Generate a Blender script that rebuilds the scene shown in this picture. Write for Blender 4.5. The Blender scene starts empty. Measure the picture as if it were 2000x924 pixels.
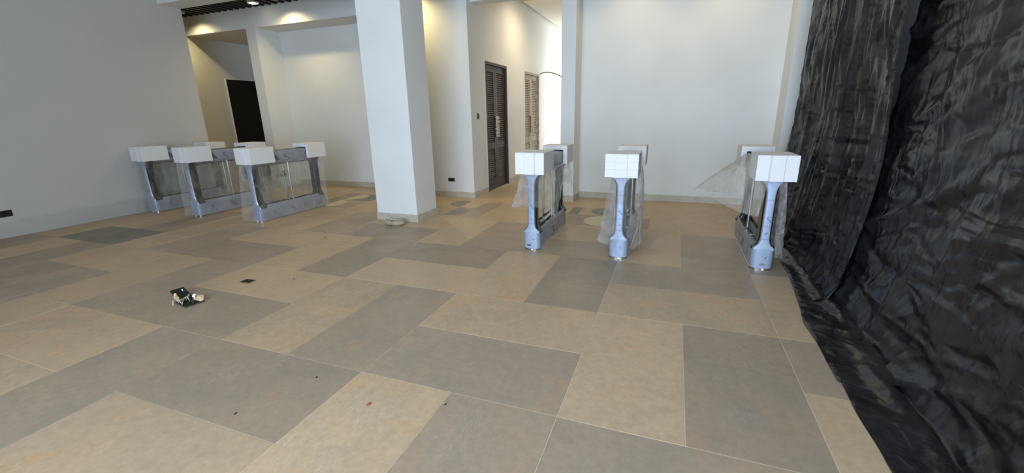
import bpy, bmesh, math, random
from mathutils import Matrix, Vector, noise
random.seed(7)
C = bpy.context.scene.collection
sc = bpy.context.scene

# ---------------------------------------------------------------- camera
cam_d = bpy.data.cameras.new('camera'); cam = bpy.data.objects.new('camera', cam_d); C.objects.link(cam)
yaw, pit, rol = math.radians(-20.78666), math.radians(16.10254), math.radians(-1.16488)
fwd = Vector((math.sin(yaw)*math.cos(pit), math.cos(yaw)*math.cos(pit), -math.sin(pit)))
r0 = Vector((math.cos(yaw), -math.sin(yaw), 0)); u0 = r0.cross(fwd)
rt = math.cos(rol)*r0 + math.sin(rol)*u0; up = -math.sin(rol)*r0 + math.cos(rol)*u0
M = Matrix((rt, up, -fwd)).transposed().to_4x4(); M.translation = (0, 0, 1.45)
cam.matrix_world = M
cam_d.sensor_width = 36; cam_d.lens = 36*826.85/2000; cam_d.clip_start = 0.05; cam_d.clip_end = 200
sc.camera = cam

# ---------------------------------------------------------------- world, lamps, exposure
w = bpy.data.worlds.new('world'); sc.world = w; w.use_nodes = True
bg = w.node_tree.nodes['Background']
bg.inputs['Color'].default_value = (0.66, 0.80, 1.0, 1); bg.inputs['Strength'].default_value = 11.5
sc.view_settings.view_transform = 'Standard'; sc.view_settings.look = 'None'
sc.view_settings.exposure = 0.22
sc.cycles.transparent_max_bounces = 40; sc.view_settings.gamma = 1.0
sc.view_settings.use_curve_mapping = False

def area(name, loc, rot, sx, sy, power=0, col=(1, 1, 1), portal=False):
    d = bpy.data.lights.new(name, 'AREA'); d.shape = 'RECTANGLE'; d.size = sx; d.size_y = sy
    d.energy = power; d.color = col
    if portal: d.cycles.is_portal = True
    o = bpy.data.objects.new(name, d); C.objects.link(o); o.location = loc; o.rotation_euler = rot
    return o
FX0, FX1, FY = -2.7, 1.4, -2.5
area('front_opening_portal', ((FX0+FX1)/2, FY-0.22, 1.75), (math.radians(90), 0, 0), FX1-FX0, 3.5, portal=True)
area('corridor_opening_portal', (-1.5, 13.1, 1.6), (0, math.radians(90), 0), 3.2, .8, portal=True)
area('corridor_daylight', (-1.45, 13.1, 1.7), (0, math.radians(90), 0), 3.0, .8, 55, (1.0, 0.84, 0.56))

def spot(name, loc, power, size=110, blend=0.9, rot=(0, 0, 0), col=(1.0, 0.80, 0.42), rad=0.03):
    d = bpy.data.lights.new(name, 'SPOT'); d.energy = power; d.spot_size = math.radians(size); d.spot_blend = blend
    d.color = col; d.shadow_soft_size = rad
    o = bpy.data.objects.new(name, d); C.objects.link(o); o.location = loc; o.rotation_euler = rot
spot('corridor_lamp', (-2.5, 9.0, 3.85), 120, 165, 1.0, col=(1.0, .80, .52), rad=.15)
SPOTS = [(-9.45, 6.50, 3.50), (-6.95, 6.50, 3.50), (-4.35, 6.50, 3.50)]

# ---------------------------------------------------------------- materials
def lin(c):
    c = [x/255 for x in c]
    return tuple([x/12.92 if x <= .04045 else ((x+.055)/1.055)**2.4 for x in c])+(1,)
def mat(name, rgb, rough=0.5, metal=0.0, spec=0.5):
    m = bpy.data.materials.new(name); m.use_nodes = True
    b = m.node_tree.nodes['Principled BSDF']
    b.inputs['Base Color'].default_value = lin(rgb); b.inputs['Roughness'].default_value = rough
    b.inputs['Metallic'].default_value = metal; b.inputs['Specular IOR Level'].default_value = spec
    return m
class NT:
    def __init__(s, m): s.t = m.node_tree; s.n = m.node_tree.nodes; s.b = s.n.get('Principled BSDF')
    def add(s, typ, **kw):
        nd = s.n.new(typ)
        for k, v in kw.items():
            if k.startswith('_'): setattr(nd, k[1:], v)
            else: nd.inputs[k.replace('__', ' ')].default_value = v
        return nd
    def link(s, a, b): s.t.links.new(a, b)
    def noise(s, scale, detail=4, rough=.55, vec=None, dist=0):
        nd = s.n.new('ShaderNodeTexNoise'); nd.inputs['Scale'].default_value = scale
        nd.inputs['Detail'].default_value = detail; nd.inputs['Roughness'].default_value = rough
        nd.inputs['Distortion'].default_value = dist
        if vec: s.link(vec, nd.inputs['Vector'])
        return nd
    def ramp(s, src, p0, p1, c0=(0, 0, 0, 1), c1=(1, 1, 1, 1)):
        r = s.n.new('ShaderNodeValToRGB'); e = r.color_ramp.elements
        e[0].position = p0; e[1].position = p1; e[0].color = c0; e[1].color = c1
        s.link(src, r.inputs['Fac']); return r
    def mix(s, fac, a, b, mode='MIX'):
        m = s.n.new('ShaderNodeMix'); m.data_type = 'RGBA'; m.blend_type = mode
        for sock, v in ((m.inputs[0], fac), (m.inputs[6], a), (m.inputs[7], b)):
            if isinstance(v, (int, float, tuple)): sock.default_value = v
            else: s.link(v, sock)
        return m.outputs[2]
    def bump(s, h, strength=.2, dist=.01, normal=None):
        b = s.n.new('ShaderNodeBump'); b.inputs['Strength'].default_value = strength
        b.inputs['Distance'].default_value = dist; s.link(h, b.inputs['Height'])
        if normal: s.link(normal, b.inputs['Normal'])
        return b.outputs['Normal']
    def pos(s, scale=(1, 1, 1)):
        g = s.n.new('ShaderNodeNewGeometry'); mp = s.n.new('ShaderNodeMapping')
        mp.inputs['Scale'].default_value = scale; s.link(g.outputs['Position'], mp.inputs['Vector'])
        return mp.outputs['Vector']

def wall_mat(name, rgb):
    m = mat(name, rgb, .75, spec=.25); t = NT(m)
    n = t.noise(1.3, 5, .6, t.pos()); r = t.ramp(n.outputs['Fac'], .3, .75, lin([int(c*.965) for c in rgb]), lin(rgb))
    t.link(r.outputs['Color'], t.b.inputs['Base Color'])
    n2 = t.noise(60, 3, .6, t.pos()); n3 = t.noise(5, 3, .5, t.pos())
    t.link(t.bump(n2.outputs['Fac'], .08, .004, t.bump(n3.outputs['Fac'], .1, .02)), t.b.inputs['Normal'])
    return m
WALL = wall_mat('wall_paint', (223, 224, 221))
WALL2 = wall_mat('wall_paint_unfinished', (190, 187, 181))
CEIL = wall_mat('ceiling_paint', (225, 220, 205))

# left wall: grey trowel-filler band near the floor, a stain with its own shape
t = NT(WALL2); g = t.n.new('ShaderNodeNewGeometry'); sp = t.n.new('ShaderNodeSeparateXYZ'); t.link(g.outputs['Position'], sp.inputs[0])
nz = t.noise(1.6, 4, .6, t.pos())
ad = t.n.new('ShaderNodeMath'); ad.operation = 'MULTIPLY_ADD'; ad.inputs[1].default_value = -.35; t.link(nz.outputs['Fac'], ad.inputs[0]); t.link(sp.outputs['Z'], ad.inputs[2])
rp = t.ramp(ad.outputs[0], .03, .07, lin((172, 171, 168)), lin((191, 189, 183)))
nn = t.noise(.9, 4, .6, t.pos()); mx = t.mix(nn.outputs['Fac'], rp.outputs['Color'], lin((184, 182, 177)))
t.link(mx, t.b.inputs['Base Color'])

def tile_mat(name, base, alt, warm):
    m = mat(name, base, .42, spec=.4); t = NT(m)
    oi = t.n.new('ShaderNodeObjectInfo'); g = t.n.new('ShaderNodeNewGeometry')
    cx = t.n.new('ShaderNodeVectorMath'); cx.operation = 'SCALE'; cx.inputs[0].default_value = (17, 31, 5)
    t.link(oi.outputs['Random'], cx.inputs['Scale'])
    av = t.n.new('ShaderNodeVectorMath'); av.operation = 'ADD'; t.link(g.outputs['Position'], av.inputs[0]); t.link(cx.outputs[0], av.inputs[1])
    P = av.outputs[0]
    n1 = t.noise(1.6, 6, .62, P, .6); r1 = t.ramp(n1.outputs['Fac'], .32, .68)
    c = t.mix(r1.outputs['Color'], lin(base), lin(alt))
    n2 = t.noise(2.3, 7, .7, P, 1.2); r2 = t.ramp(n2.outputs['Fac'], .54, .74)
    f2 = t.n.new('ShaderNodeMath'); f2.operation = 'MULTIPLY'; f2.inputs[1].default_value = .6; t.link(r2.outputs['Color'], f2.inputs[0])
    c = t.mix(f2.outputs[0], c, lin(warm))
    # per tile tone
    hs = t.n.new('ShaderNodeHueSaturation'); mr = t.n.new('ShaderNodeMapRange')
    mr.inputs['To Min'].default_value = .93; mr.inputs['To Max'].default_value = 1.05
    t.link(oi.outputs['Random'], mr.inputs['Value']); t.link(mr.outputs[0], hs.inputs['Value']); t.link(c, hs.inputs['Color'])
    c = hs.outputs['Color']
    # fine mottling
    n3 = t.noise(22, 6, .75, P); r3 = t.ramp(n3.outputs['Fac'], .35, .7, (.86, .86, .86, 1), (1.06, 1.06, 1.06, 1))
    c = t.mix(1.0, c, r3.outputs['Color'], 'MULTIPLY')
    # chalky scuffs: stretched streak noise masked by patches
    mp = t.n.new('ShaderNodeMapping'); mp.inputs['Rotation'].default_value = (0, 0, .5); mp.inputs['Scale'].default_value = (26, 8, 1); t.link(P, mp.inputs['Vector'])
    s1 = t.noise(1.0, 7, .8, mp.outputs[0], 3.0); q1 = t.ramp(s1.outputs['Fac'], .52, .64)
    s2 = t.noise(1.5, 2, .5, P); q2 = t.ramp(s2.outputs['Fac'], .57, .70)
    mm = t.n.new('ShaderNodeMath'); mm.operation = 'MULTIPLY'; t.link(q1.outputs['Color'], mm.inputs[0]); t.link(q2.outputs['Color'], mm.inputs[1])
    m3 = t.n.new('ShaderNodeMath'); m3.operation = 'MULTIPLY'; m3.inputs[1].default_value = .5; t.link(mm.outputs[0], m3.inputs[0])
    c = t.mix(m3.outputs[0], c, lin((206, 200, 190)))
    # small brown marks
    s4 = t.noise(9, 3, .5, P, .4); q4 = t.ramp(s4.outputs['Fac'], .735, .77)
    m5 = t.n.new('ShaderNodeMath'); m5.operation = 'MULTIPLY'; m5.inputs[1].default_value = .55; t.link(q4.outputs['Color'], m5.inputs[0])
    c = t.mix(m5.outputs[0], c, lin((128, 88, 62)))
    t.link(c, t.b.inputs['Base Color'])
    rr = t.ramp(n1.outputs['Fac'], .3, .7, (.38, .38, .38, 1), (.55, .55, .55, 1)); t.link(rr.outputs['Color'], t.b.inputs['Roughness'])
    t.link(t.bump(n3.outputs['Fac'], .12, .003), t.b.inputs['Normal'])
    return m
BEIGE = tile_mat('beige_stone', (190, 165, 132), (174, 155, 129), (204, 154, 108))
GREY = tile_mat('grey_stone', (166, 146, 124), (150, 137, 120), (180, 144, 114))
SLATE = tile_mat('slate_stone', (134, 126, 112), (122, 117, 106), (142, 126, 106))
CREAM = tile_mat('cream_stone', (198, 184, 152), (190, 180, 152), (200, 176, 136))
GROUT = mat('grout', (206, 190, 160), .8)
SKIRT = mat('skirting_stone', (182, 176, 160), .5)
t = NT(SKIRT); n = t.noise(9, 5, .6, t.pos()); r = t.ramp(n.outputs['Fac'], .3, .7, lin((174, 168, 152)), lin((192, 186, 170))); t.link(r.outputs['Color'], t.b.inputs['Base Color'])
BLACK = mat('black_paint', (20, 18, 18), .6)
DARKDOOR = mat('dark_door_laminate', (24, 20, 20), .5)
t = NT(DARKDOOR); n = t.noise(4, 4, .6, t.pos((6, 6, .6))); r = t.ramp(n.outputs['Fac'], .3, .7, lin((20, 17, 17)), lin((32, 27, 26))); t.link(r.outputs['Color'], t.b.inputs['Base Color'])
WOOD = mat('dusty_dark_wood', (62, 50, 44), .55)
t = NT(WOOD); n = t.noise(3, 6, .7, t.pos((8, 8, 1.2))); r = t.ramp(n.outputs['Fac'], .3, .7, lin((34, 26, 23)), lin((62, 50, 43))); t.link(r.outputs['Color'], t.b.inputs['Base Color'])
WOODL = mat('plaster_dusted_wood', (168, 156, 140), .7)
t = NT(WOODL); n = t.noise(5, 6, .75, t.pos((6, 6, 2))); r = t.ramp(n.outputs['Fac'], .38, .62, lin((110, 96, 84)), lin((190, 178, 160))); t.link(r.outputs['Color'], t.b.inputs['Base Color'])
SLATM = mat('dusty_louvre', (112, 98, 84), .6)
SLATL = mat('dusty_louvre_pale', (196, 184, 164), .7)
PLASTIC_BLK = mat('black_plastic', (22, 22, 24), .4)
CHROME = mat('chrome', (205, 205, 205), .16, 1.0)
STEEL = mat('brushed_steel', (150, 150, 150), .32, 1.0)
t = NT(STEEL); n = t.noise(40, 3, .6, t.pos((1, .05, 1))); t.link(t.bump(n.outputs['Fac'], .15, .001), t.b.inputs['Normal'])
GLOSSBLK = mat('gloss_black_panel', (26, 24, 24), .2)
BLUEFILM = mat('blue_film_on_steel', (152, 166, 188), .38, .2)
t = NT(BLUEFILM); n = t.noise(7, 4, .6, t.pos((1, 1, .5))); r = t.ramp(n.outputs['Fac'], .3, .7, lin((142, 157, 180)), lin((162, 175, 195))); t.link(r.outputs['Color'], t.b.inputs['Base Color'])
n2 = t.noise(18, 3, .6, t.pos((1, .4, 1))); t.link(t.bump(n2.outputs['Fac'], .25, .004), t.b.inputs['Normal'])
GREYFILM = mat('grey_film_on_steel', (150, 152, 158), .36, .12)
t = NT(GREYFILM); n = t.noise(6, 4, .6, t.pos((1, .6, 1))); r = t.ramp(n.outputs['Fac'], .3, .7, lin((132, 136, 146)), lin((162, 165, 172))); t.link(r.outputs['Color'], t.b.inputs['Base Color'])
n2 = t.noise(16, 3, .6, t.pos((1, .5, 1.5))); t.link(t.bump(n2.outputs['Fac'], .3, .004), t.b.inputs['Normal'])
BLUEINK = mat('blue_ink', (52, 88, 160), .5)
DARKINK = mat('dark_ink', (40, 44, 60), .5)
FOAM = mat('white_foam', (222, 221, 220), .85, spec=.2)
t = NT(FOAM); n = t.noise(90, 3, .6, t.pos()); t.link(t.bump(n.outputs['Fac'], .15, .003), t.b.inputs['Normal'])
FOAM.node_tree.nodes['Principled BSDF'].inputs['Subsurface Weight'].default_value = .15
FOAM.node_tree.nodes['Principled BSDF'].inputs['Subsurface Radius'].default_value = (.02, .02, .02)
FOAM_EDGE = mat('foam_layer_joint', (206, 206, 210), .9)
CABLE = mat('dirty_white_cable', (188, 178, 158), .6)
CARD = mat('torn_paper', (205, 180, 145), .8)
WHITE = mat('white_plastic', (235, 235, 235), .5)
GLASS = bpy.data.materials.new('gate_glass'); GLASS.use_nodes = True
t = NT(GLASS); t.n.remove(t.b); out = t.n['Material Output']
tr = t.n.new('ShaderNodeBsdfTransparent'); tr.inputs[0].default_value = (.90, .93, .91, 1)
gl = t.n.new('ShaderNodeBsdfGlossy'); gl.inputs['Roughness'].default_value = .03
lw_ = t.n.new('ShaderNodeLayerWeight'); lw_.inputs[0].default_value = .5
pw_ = t.n.new('ShaderNodeMath'); pw_.operation = 'POWER'; pw_.inputs[1].default_value = 4; t.link(lw_.outputs['Facing'], pw_.inputs[0])
fr = t.n.new('ShaderNodeMath'); fr.operation = 'MULTIPLY_ADD'; fr.inputs[1].default_value = .4; fr.inputs[2].default_value = .035; t.link(pw_.outputs[0], fr.inputs[0])
mxs = t.n.new('ShaderNodeMixShader'); t.link(fr.outputs[0], mxs.inputs[0]); t.link(tr.outputs[0], mxs.inputs[1]); t.link(gl.outputs[0], mxs.inputs[2])
t.link(mxs.outputs[0], out.inputs['Surface'])

def film_mat(name, base, streak, tint):
    m = bpy.data.materials.new(name); m.use_nodes = True
    t = NT(m); t.n.remove(t.b); out = t.n['Material Output']
    tr = t.n.new('ShaderNodeBsdfTransparent'); tr.inputs[0].default_value = (.97, .97, .97, 1)
    gl = t.n.new('ShaderNodeBsdfGlossy'); gl.inputs['Roughness'].default_value = .09; gl.inputs['Color'].default_value = (1, 1, 1, 1)
    df = t.n.new('ShaderNodeBsdfDiffuse'); df.inputs['Color'].default_value = lin(tint)
    tl = t.n.new('ShaderNodeBsdfTranslucent'); tl.inputs['Color'].default_value = lin(tint)
    md = t.n.new('ShaderNodeMixShader'); md.inputs[0].default_value = .4; t.link(df.outputs[0], md.inputs[1]); t.link(tl.outputs[0], md.inputs[2])
    mg = t.n.new('ShaderNodeMixShader'); mg.inputs[0].default_value = .5; t.link(md.outputs[0], mg.inputs[1]); t.link(gl.outputs[0], mg.inputs[2])
    n = t.noise(9, 5, .65, t.pos((1, 1, .45)), 1.0); r = t.ramp(n.outputs['Fac'], .46, .72)
    n2 = t.noise(26, 5, .7, t.pos((1, 1, .6)), 1.4); r2 = t.ramp(n2.outputs['Fac'], .56, .66)
    lw = t.n.new('ShaderNodeLayerWeight'); lw.inputs[0].default_value = .35
    a = t.n.new('ShaderNodeMath'); a.operation = 'MULTIPLY_ADD'; a.inputs[1].default_value = streak; a.inputs[2].default_value = base
    t.link(r.outputs['Color'], a.inputs[0])
    b = t.n.new('ShaderNodeMath'); b.operation = 'MULTIPLY_ADD'; b.inputs[1].default_value = streak*.9; t.link(r2.outputs['Color'], b.inputs[0]); t.link(a.outputs[0], b.inputs[2])
    c = t.n.new('ShaderNodeMath'); c.operation = 'MULTIPLY_ADD'; c.inputs[1].default_value = .28; c.use_clamp = True
    t.link(lw.outputs['Facing'], c.inputs[0]); t.link(b.outputs[0], c.inputs[2])
    nb = t.noise(17, 6, .7, t.pos((1, 1, .6)), 1.6); nrm = t.bump(nb.outputs['Fac'], 1.0, .055)
    t.link(nrm, gl.inputs['Normal'])
    mx = t.n.new('ShaderNodeMixShader'); t.link(c.outputs[0], mx.inputs[0]); t.link(tr.outputs[0], mx.inputs[1]); t.link(mg.outputs[0], mx.inputs[2])
    t.link(mx.outputs[0], out.inputs['Surface'])
    return m
FILM = film_mat('clear_film', .12, .34, (225, 224, 222))
FILM_THIN = film_mat('thin_clear_film', .06, .26, (225, 224, 222))
FILM_MILKY = film_mat('milky_film', .34, .20, (222, 216, 204))

SHEET = mat('black_polythene', (30, 30, 33), .38, spec=.55)
t = NT(SHEET)
mpn = t.pos((1, 1, .30)); n = t.noise(8, 2.5, .5, mpn, .5)
mp2 = t.n.new('ShaderNodeMapping'); mp2.inputs['Rotation'].default_value = (.6, 0, 0); mp2.inputs['Scale'].default_value = (2.2, 2.2, 7.5); t.link(t.n.new('ShaderNodeNewGeometry').outputs['Position'], mp2.inputs['Vector'])
n3 = t.noise(.8, 1.5, .5, mp2.outputs[0], .7)
rg = t.ramp(n3.outputs['Fac'], .35, .68); rg.color_ramp.interpolation = 'EASE'
n2 = t.noise(30, 6, .7, t.pos((1, 1, .5)), .4)
rz = t.ramp(n.outputs['Fac'], .32, .70)
b1 = t.bump(rg.outputs['Color'], .46, .06); b2_ = t.bump(rz.outputs['Color'], .30, .03, b1)
t.link(t.bump(n2.outputs['Fac'], .10, .003, b2_), t.b.inputs['Normal'])
nd = t.noise(2.2, 6, .7, t.pos(), .6); rd = t.ramp(nd.outputs['Fac'], .4, .75, lin((17, 17, 20)), lin((48, 48, 50))); t.link(rd.outputs['Color'], t.b.inputs['Base Color'])
rr = t.ramp(nd.outputs['Fac'], .3, .75, (.22, .22, .22, 1), (.38, .38, .38, 1)); t.link(rr.outputs['Color'], t.b.inputs['Roughness'])
GLOWM = bpy.data.materials.new('lamp_glow'); GLOWM.use_nodes = True
b = GLOWM.node_tree.nodes['Principled BSDF']; b.inputs['Emission Color'].default_value = (1, .85, .6, 1); b.inputs['Emission Strength'].default_value = 12

# ---------------------------------------------------------------- helpers
def bm_box(bm, x0, x1, y0, y1, z0, z1):
    v = [bm.verts.new(p) for p in ((x0,y0,z0),(x1,y0,z0),(x1,y1,z0),(x0,y1,z0),(x0,y0,z1),(x1,y0,z1),(x1,y1,z1),(x0,y1,z1))]
    for q in ((0,3,2,1),(4,5,6,7),(0,1,5,4),(1,2,6,5),(2,3,7,6),(3,0,4,7)): bm.faces.new([v[i] for i in q])
def bm_loft(bm, loops, cap=True, close=True):
    rows = [[bm.verts.new(p) for p in L] for L in loops]
    n = len(rows[0])
    for a, b in zip(rows, rows[1:]):
        for i in range(n if close else n-1): bm.faces.new((a[i], a[(i+1) % n], b[(i+1) % n], b[i]))
    if cap: bm.faces.new(rows[0][::-1]); bm.faces.new(rows[-1])
def bm_cyl(bm, p0, p1, r, n=12, r1=None):
    p0 = Vector(p0); p1 = Vector(p1); d = (p1-p0).normalized()
    a = d.orthogonal().normalized(); b = d.cross(a); r1 = r if r1 is None else r1
    bm_loft(bm, [[p+(a*math.cos(2*math.pi*i/n)+b*math.sin(2*math.pi*i/n))*rr for i in range(n)] for p, rr in ((p0, r), (p1, r1))])
def bm_tube(bm, pts, r, n=8):
    pts = [Vector(p) for p in pts]; loops = []; prev = None
    for i, p in enumerate(pts):
        d = (pts[min(i+1, len(pts)-1)]-pts[max(i-1, 0)]).normalized()
        a = d.orthogonal().normalized() if prev is None else (prev-d*prev.dot(d)).normalized()
        prev = a; b = d.cross(a)
        loops.append([p+(a*math.cos(2*math.pi*k/n)+b*math.sin(2*math.pi*k/n))*r for k in range(n)])
    bm_loft(bm, loops)
def mesh(name, bm, m, smooth=False):
    bmesh.ops.recalc_face_normals(bm, faces=bm.faces[:])
    me = bpy.data.meshes.new(name); bm.to_mesh(me); bm.free()
    if m: me.materials.append(m)
    if smooth:
        for p in me.polygons: p.use_smooth = True
        if smooth != 'all': me.set_sharp_from_angle(angle=math.radians(35))
    return me
def obj(name, bm, m, parent=None, loc=None, smooth=False, bevel=0):
    if bevel: bmesh.ops.bevel(bm, geom=bm.edges[:], offset=bevel, segments=2, affect='EDGES', profile=.6)
    o = bpy.data.objects.new(name, mesh(name, bm, m, smooth)); C.objects.link(o)
    if parent: o.parent = parent
    if loc: o.location = loc
    return o
def box(name, x0, x1, y0, y1, z0, z1, m, parent=None, bevel=0):
    bm = bmesh.new(); bm_box(bm, x0, x1, y0, y1, z0, z1); return obj(name, bm, m, parent, bevel=bevel)
def boxes(name, L, m, parent=None):
    bm = bmesh.new()
    for b in L: bm_box(bm, *b)
    return obj(name, bm, m, parent)
def sections(name, L, m):
    o = box(name, *L[0], m)
    for b in L[1:]: box('wall_section' if 'wall' in name else 'ceiling_section', *b, m, o)
    return o
def struct(o, label=None):
    o['kind'] = 'structure'
    if label: o['label'] = label; o['category'] = label.split()[-1]
    return o
def tag(o, label, cat, group=None, kind=None):
    o['label'] = label; o['category'] = cat
    if group: o['group'] = group
    if kind: o['kind'] = kind
    return o
def empty(name, loc=(0, 0, 0), rz=0):
    o = bpy.data.objects.new(name, None); C.objects.link(o); o.location = loc; o.rotation_euler = (0, 0, rz); o.empty_display_size = .1
    return o
def plate(name, x0, x1, ys, zs, holes, m, parent):
    bm = bmesh.new(); V = {}
    def vv(x, j, k):
        key = (x, j, k)
        if key not in V: V[key] = bm.verts.new((x, ys[j], zs[k]))
        return V[key]
    solid = {(j, k) for j in range(len(ys)-1) for k in range(len(zs)-1)}-set(holes)
    for j, k in solid:
        for x in (x0, x1): bm.faces.new([vv(x, a, b) for a, b in ((j, k), (j+1, k), (j+1, k+1), (j, k+1))])
        for dj, dk, e0, e1 in ((-1, 0, (j, k), (j, k+1)), (1, 0, (j+1, k), (j+1, k+1)), (0, -1, (j, k), (j+1, k)), (0, 1, (j, k+1), (j+1, k+1))):
            if (j+dj, k+dk) not in solid: bm.faces.new([vv(x0, *e0), vv(x1, *e0), vv(x1, *e1), vv(x0, *e1)])
    return obj(name, bm, m, parent)
def ring(name, x0, x1, y0, y1, t, z0, z1, m, parent):
    bm = bmesh.new(); rows = []
    for z in (z0, z1):
        for d in (0, t): rows.append([bm.verts.new(p) for p in ((x0+d, y0+d, z), (x1-d, y0+d, z), (x1-d, y1-d, z), (x0+d, y1-d, z))])
    for a, b in ((0, 1), (2, 3), (0, 2), (1, 3)):
        for i in range(4): bm.faces.new((rows[a][i], rows[a][(i+1) % 4], rows[b][(i+1) % 4], rows[b][i]))
    return obj(name, bm, m, parent)
def slab(*a, **k): return struct(box(*a, **k))

# ---------------------------------------------------------------- room shell
H = 3.9
CF = struct(box('floor', -12, 1.75, FY-.2, 14, -.14, -.0025, GROUT), 'beige and grey stone tile floor')
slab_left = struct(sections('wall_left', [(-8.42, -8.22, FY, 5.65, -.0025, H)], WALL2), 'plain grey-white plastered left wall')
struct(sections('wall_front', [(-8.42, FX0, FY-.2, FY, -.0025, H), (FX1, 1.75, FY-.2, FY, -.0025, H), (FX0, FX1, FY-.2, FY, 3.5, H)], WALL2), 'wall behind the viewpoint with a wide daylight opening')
struct(box('wall_right', 1.62, 1.75, FY, 6.98, -.0025, H, WALL2), 'wall hidden behind the black plastic sheeting')
D1, D2, DH = (7.50, 8.60), (9.72, 10.86), 2.39
struct(sections('wall_corridor_left', [(-3.51, -3.31, 6.98, D1[0], -.0025, H), (-3.51, -3.31, D1[1], D2[0], -.0025, H), (-3.51, -3.31, D2[1], 13.8, -.0025, H),
    (-3.51, -3.31, D1[0], D1[1], DH, H), (-3.51, -3.31, D2[0], D2[1], DH, H), (-3.60, -3.51, 7.0, 11.2, -.0025, H)], WALL), 'cream corridor wall holding two louvred doors')
struct(sections('wall_middle', [(-5.47, -3.31, 6.86, 6.98, -.0025, H), (-5.47, -3.60, 6.98, 7.58, -.0025, H)], WALL), 'cream wall right behind the square pillar')
struct(sections('wall_niche', [(-7.97, -5.47, 7.43, 7.58, -.0025, H), (-8.22, -7.97, 6.86, 7.58, -.0025, H), (-7.97, -5.47, 6.86, 7.43, 3.2, H)], WALL), 'shallow cream wall niche left of the square pillar')
struct(sections('wall_hall', [(-10.2, -10.0, 6.86, 10.2, -.0025, 3.2), (-12, -8.22, 6.86, 7.0, 3.2, H), (-10, -3.6, 10.0, 10.2, -.0025, H), (-8.22, -8.1, 7.58, 10, -.0025, H),
    (-12.2, -12, 5.45, 7.0, -.0025, H), (-12, -8.42, 5.45, 5.65, -.0025, H), (-12, -10.2, 6.86, 7.0, -.0025, 3.2)], WALL), 'dim side hall wall with a black door')
struct(sections('wall_back', [(-1.60, 1.75, 7.43, 7.6, -.0025, H)], WALL), 'large white back wall between two pilasters')
struct(sections('wall_corridor_right', [(-1.76, -1.60, 7.43, 12.7, -.0025, H), (-1.76, -1.60, 12.7, 13.5, 3.25, H), (-1.76, -1.6, 13.5, 13.8, -.0025, H), (-3.6, -1.6, 13.8, 14, -.0025, H)], WALL), 'hidden right side wall of the corridor')
struct(box('pillar', -4.00, -3.325, 5.00, 5.53, -.0025, H, WALL), 'free standing white square pillar')
struct(box('pilaster', -1.76, -1.533, 6.98, 7.43, -.0025, H, WALL), 'narrow white pilaster at the corridor mouth')
struct(box('pilaster', 1.378, 1.62, 6.98, 7.43, -.0025, H, WALL), 'white pilaster beside the black plastic sheeting')
struct(sections('ceiling', [(-8.42, 1.75, FY-.2, 5.28, H, H+.1), (-3.5, 1.75, 5.65, 7.43, H, H+.1), (-3.6, -1.6, 7.2, 14, H, H+.1), (-10.2, -8.1, 7.0, 10.2, 3.2, 3.3)], CEIL), 'white ceiling')
struct(box('ceiling_panel', -3.25, -1.60, 9.46, 13.8, 3.745, 3.80, CEIL), 'dropped white corridor ceiling panel')
struct(box('beam', -8.22, 1.62, 5.28, 5.65, 3.322, H+.1, WALL), 'white beam over the room')
struct(box('lintel', -3.31, -1.533, 6.98, 7.22, 3.225, H, WALL), 'lintel over the corridor mouth')
# slatted black ceiling
cb = empty('ceiling_baffle', (0, 0, 0)); tag(cb, 'black slatted baffle ceiling over the recess at upper left', 'ceiling', kind='structure')
box('void_board', -12, -3.5, 5.65, 6.86, H, H+.06, BLACK, cb)
bm = bmesh.new(); bm_box(bm, -.035, .035, 5.652, 6.858, 3.556, 3.70)
sm = mesh('slat', bm, BLACK)
x = -11.9
while x < -3.6:
    o = bpy.data.objects.new('slat', sm); C.objects.link(o); o.parent = cb; o.location = (x, 0, 0); x += .17
o = box('cover_plate', -9.12, -8.90, 6.852, 6.86, 3.21, 3.40, WALL); tag(o, 'plain square cover plate on the bulkhead below the slats', 'plate')
for i, (x, y, z) in enumerate(SPOTS):
    e = empty('downlight', (x, y, z)); tag(e, ['round downlight under the black slats, above the dark door hall', 'round downlight under the black slats, above the wall niche', 'round downlight behind the square pillar top'][i], 'lamp', 'downlights in the slatted ceiling')
    bm = bmesh.new(); bm_loft(bm, [[(r*math.cos(a*math.pi/8), r*math.sin(a*math.pi/8), zz) for a in range(16)] for r, zz in ((.045, .18), (.045, .03), (.055, .02), (.055, .03), (.05, .05))], cap=False)
    obj('housing', bm, WHITE, e, smooth=True)
    spot('spot_lamp', (x, y, z+.01), [52, 56, 70][i], 150, .9)
e = empty('downlight', (-7.55, 6.55, 3.53)); tag(e, 'lit white square downlight at the top edge among black slats', 'lamp', 'downlights in the slatted ceiling')
box('housing', -.07, .07, -.07, .07, .0, .12, WHITE, e); box('diffuser', -.055, .055, -.055, .055, -.004, 0, GLOWM, e)
for i, x in enumerate((-.7, .6)):
    spot('wall_wash_lamp', (x, 6.75, 3.8), 42, 120, .9)

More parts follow.
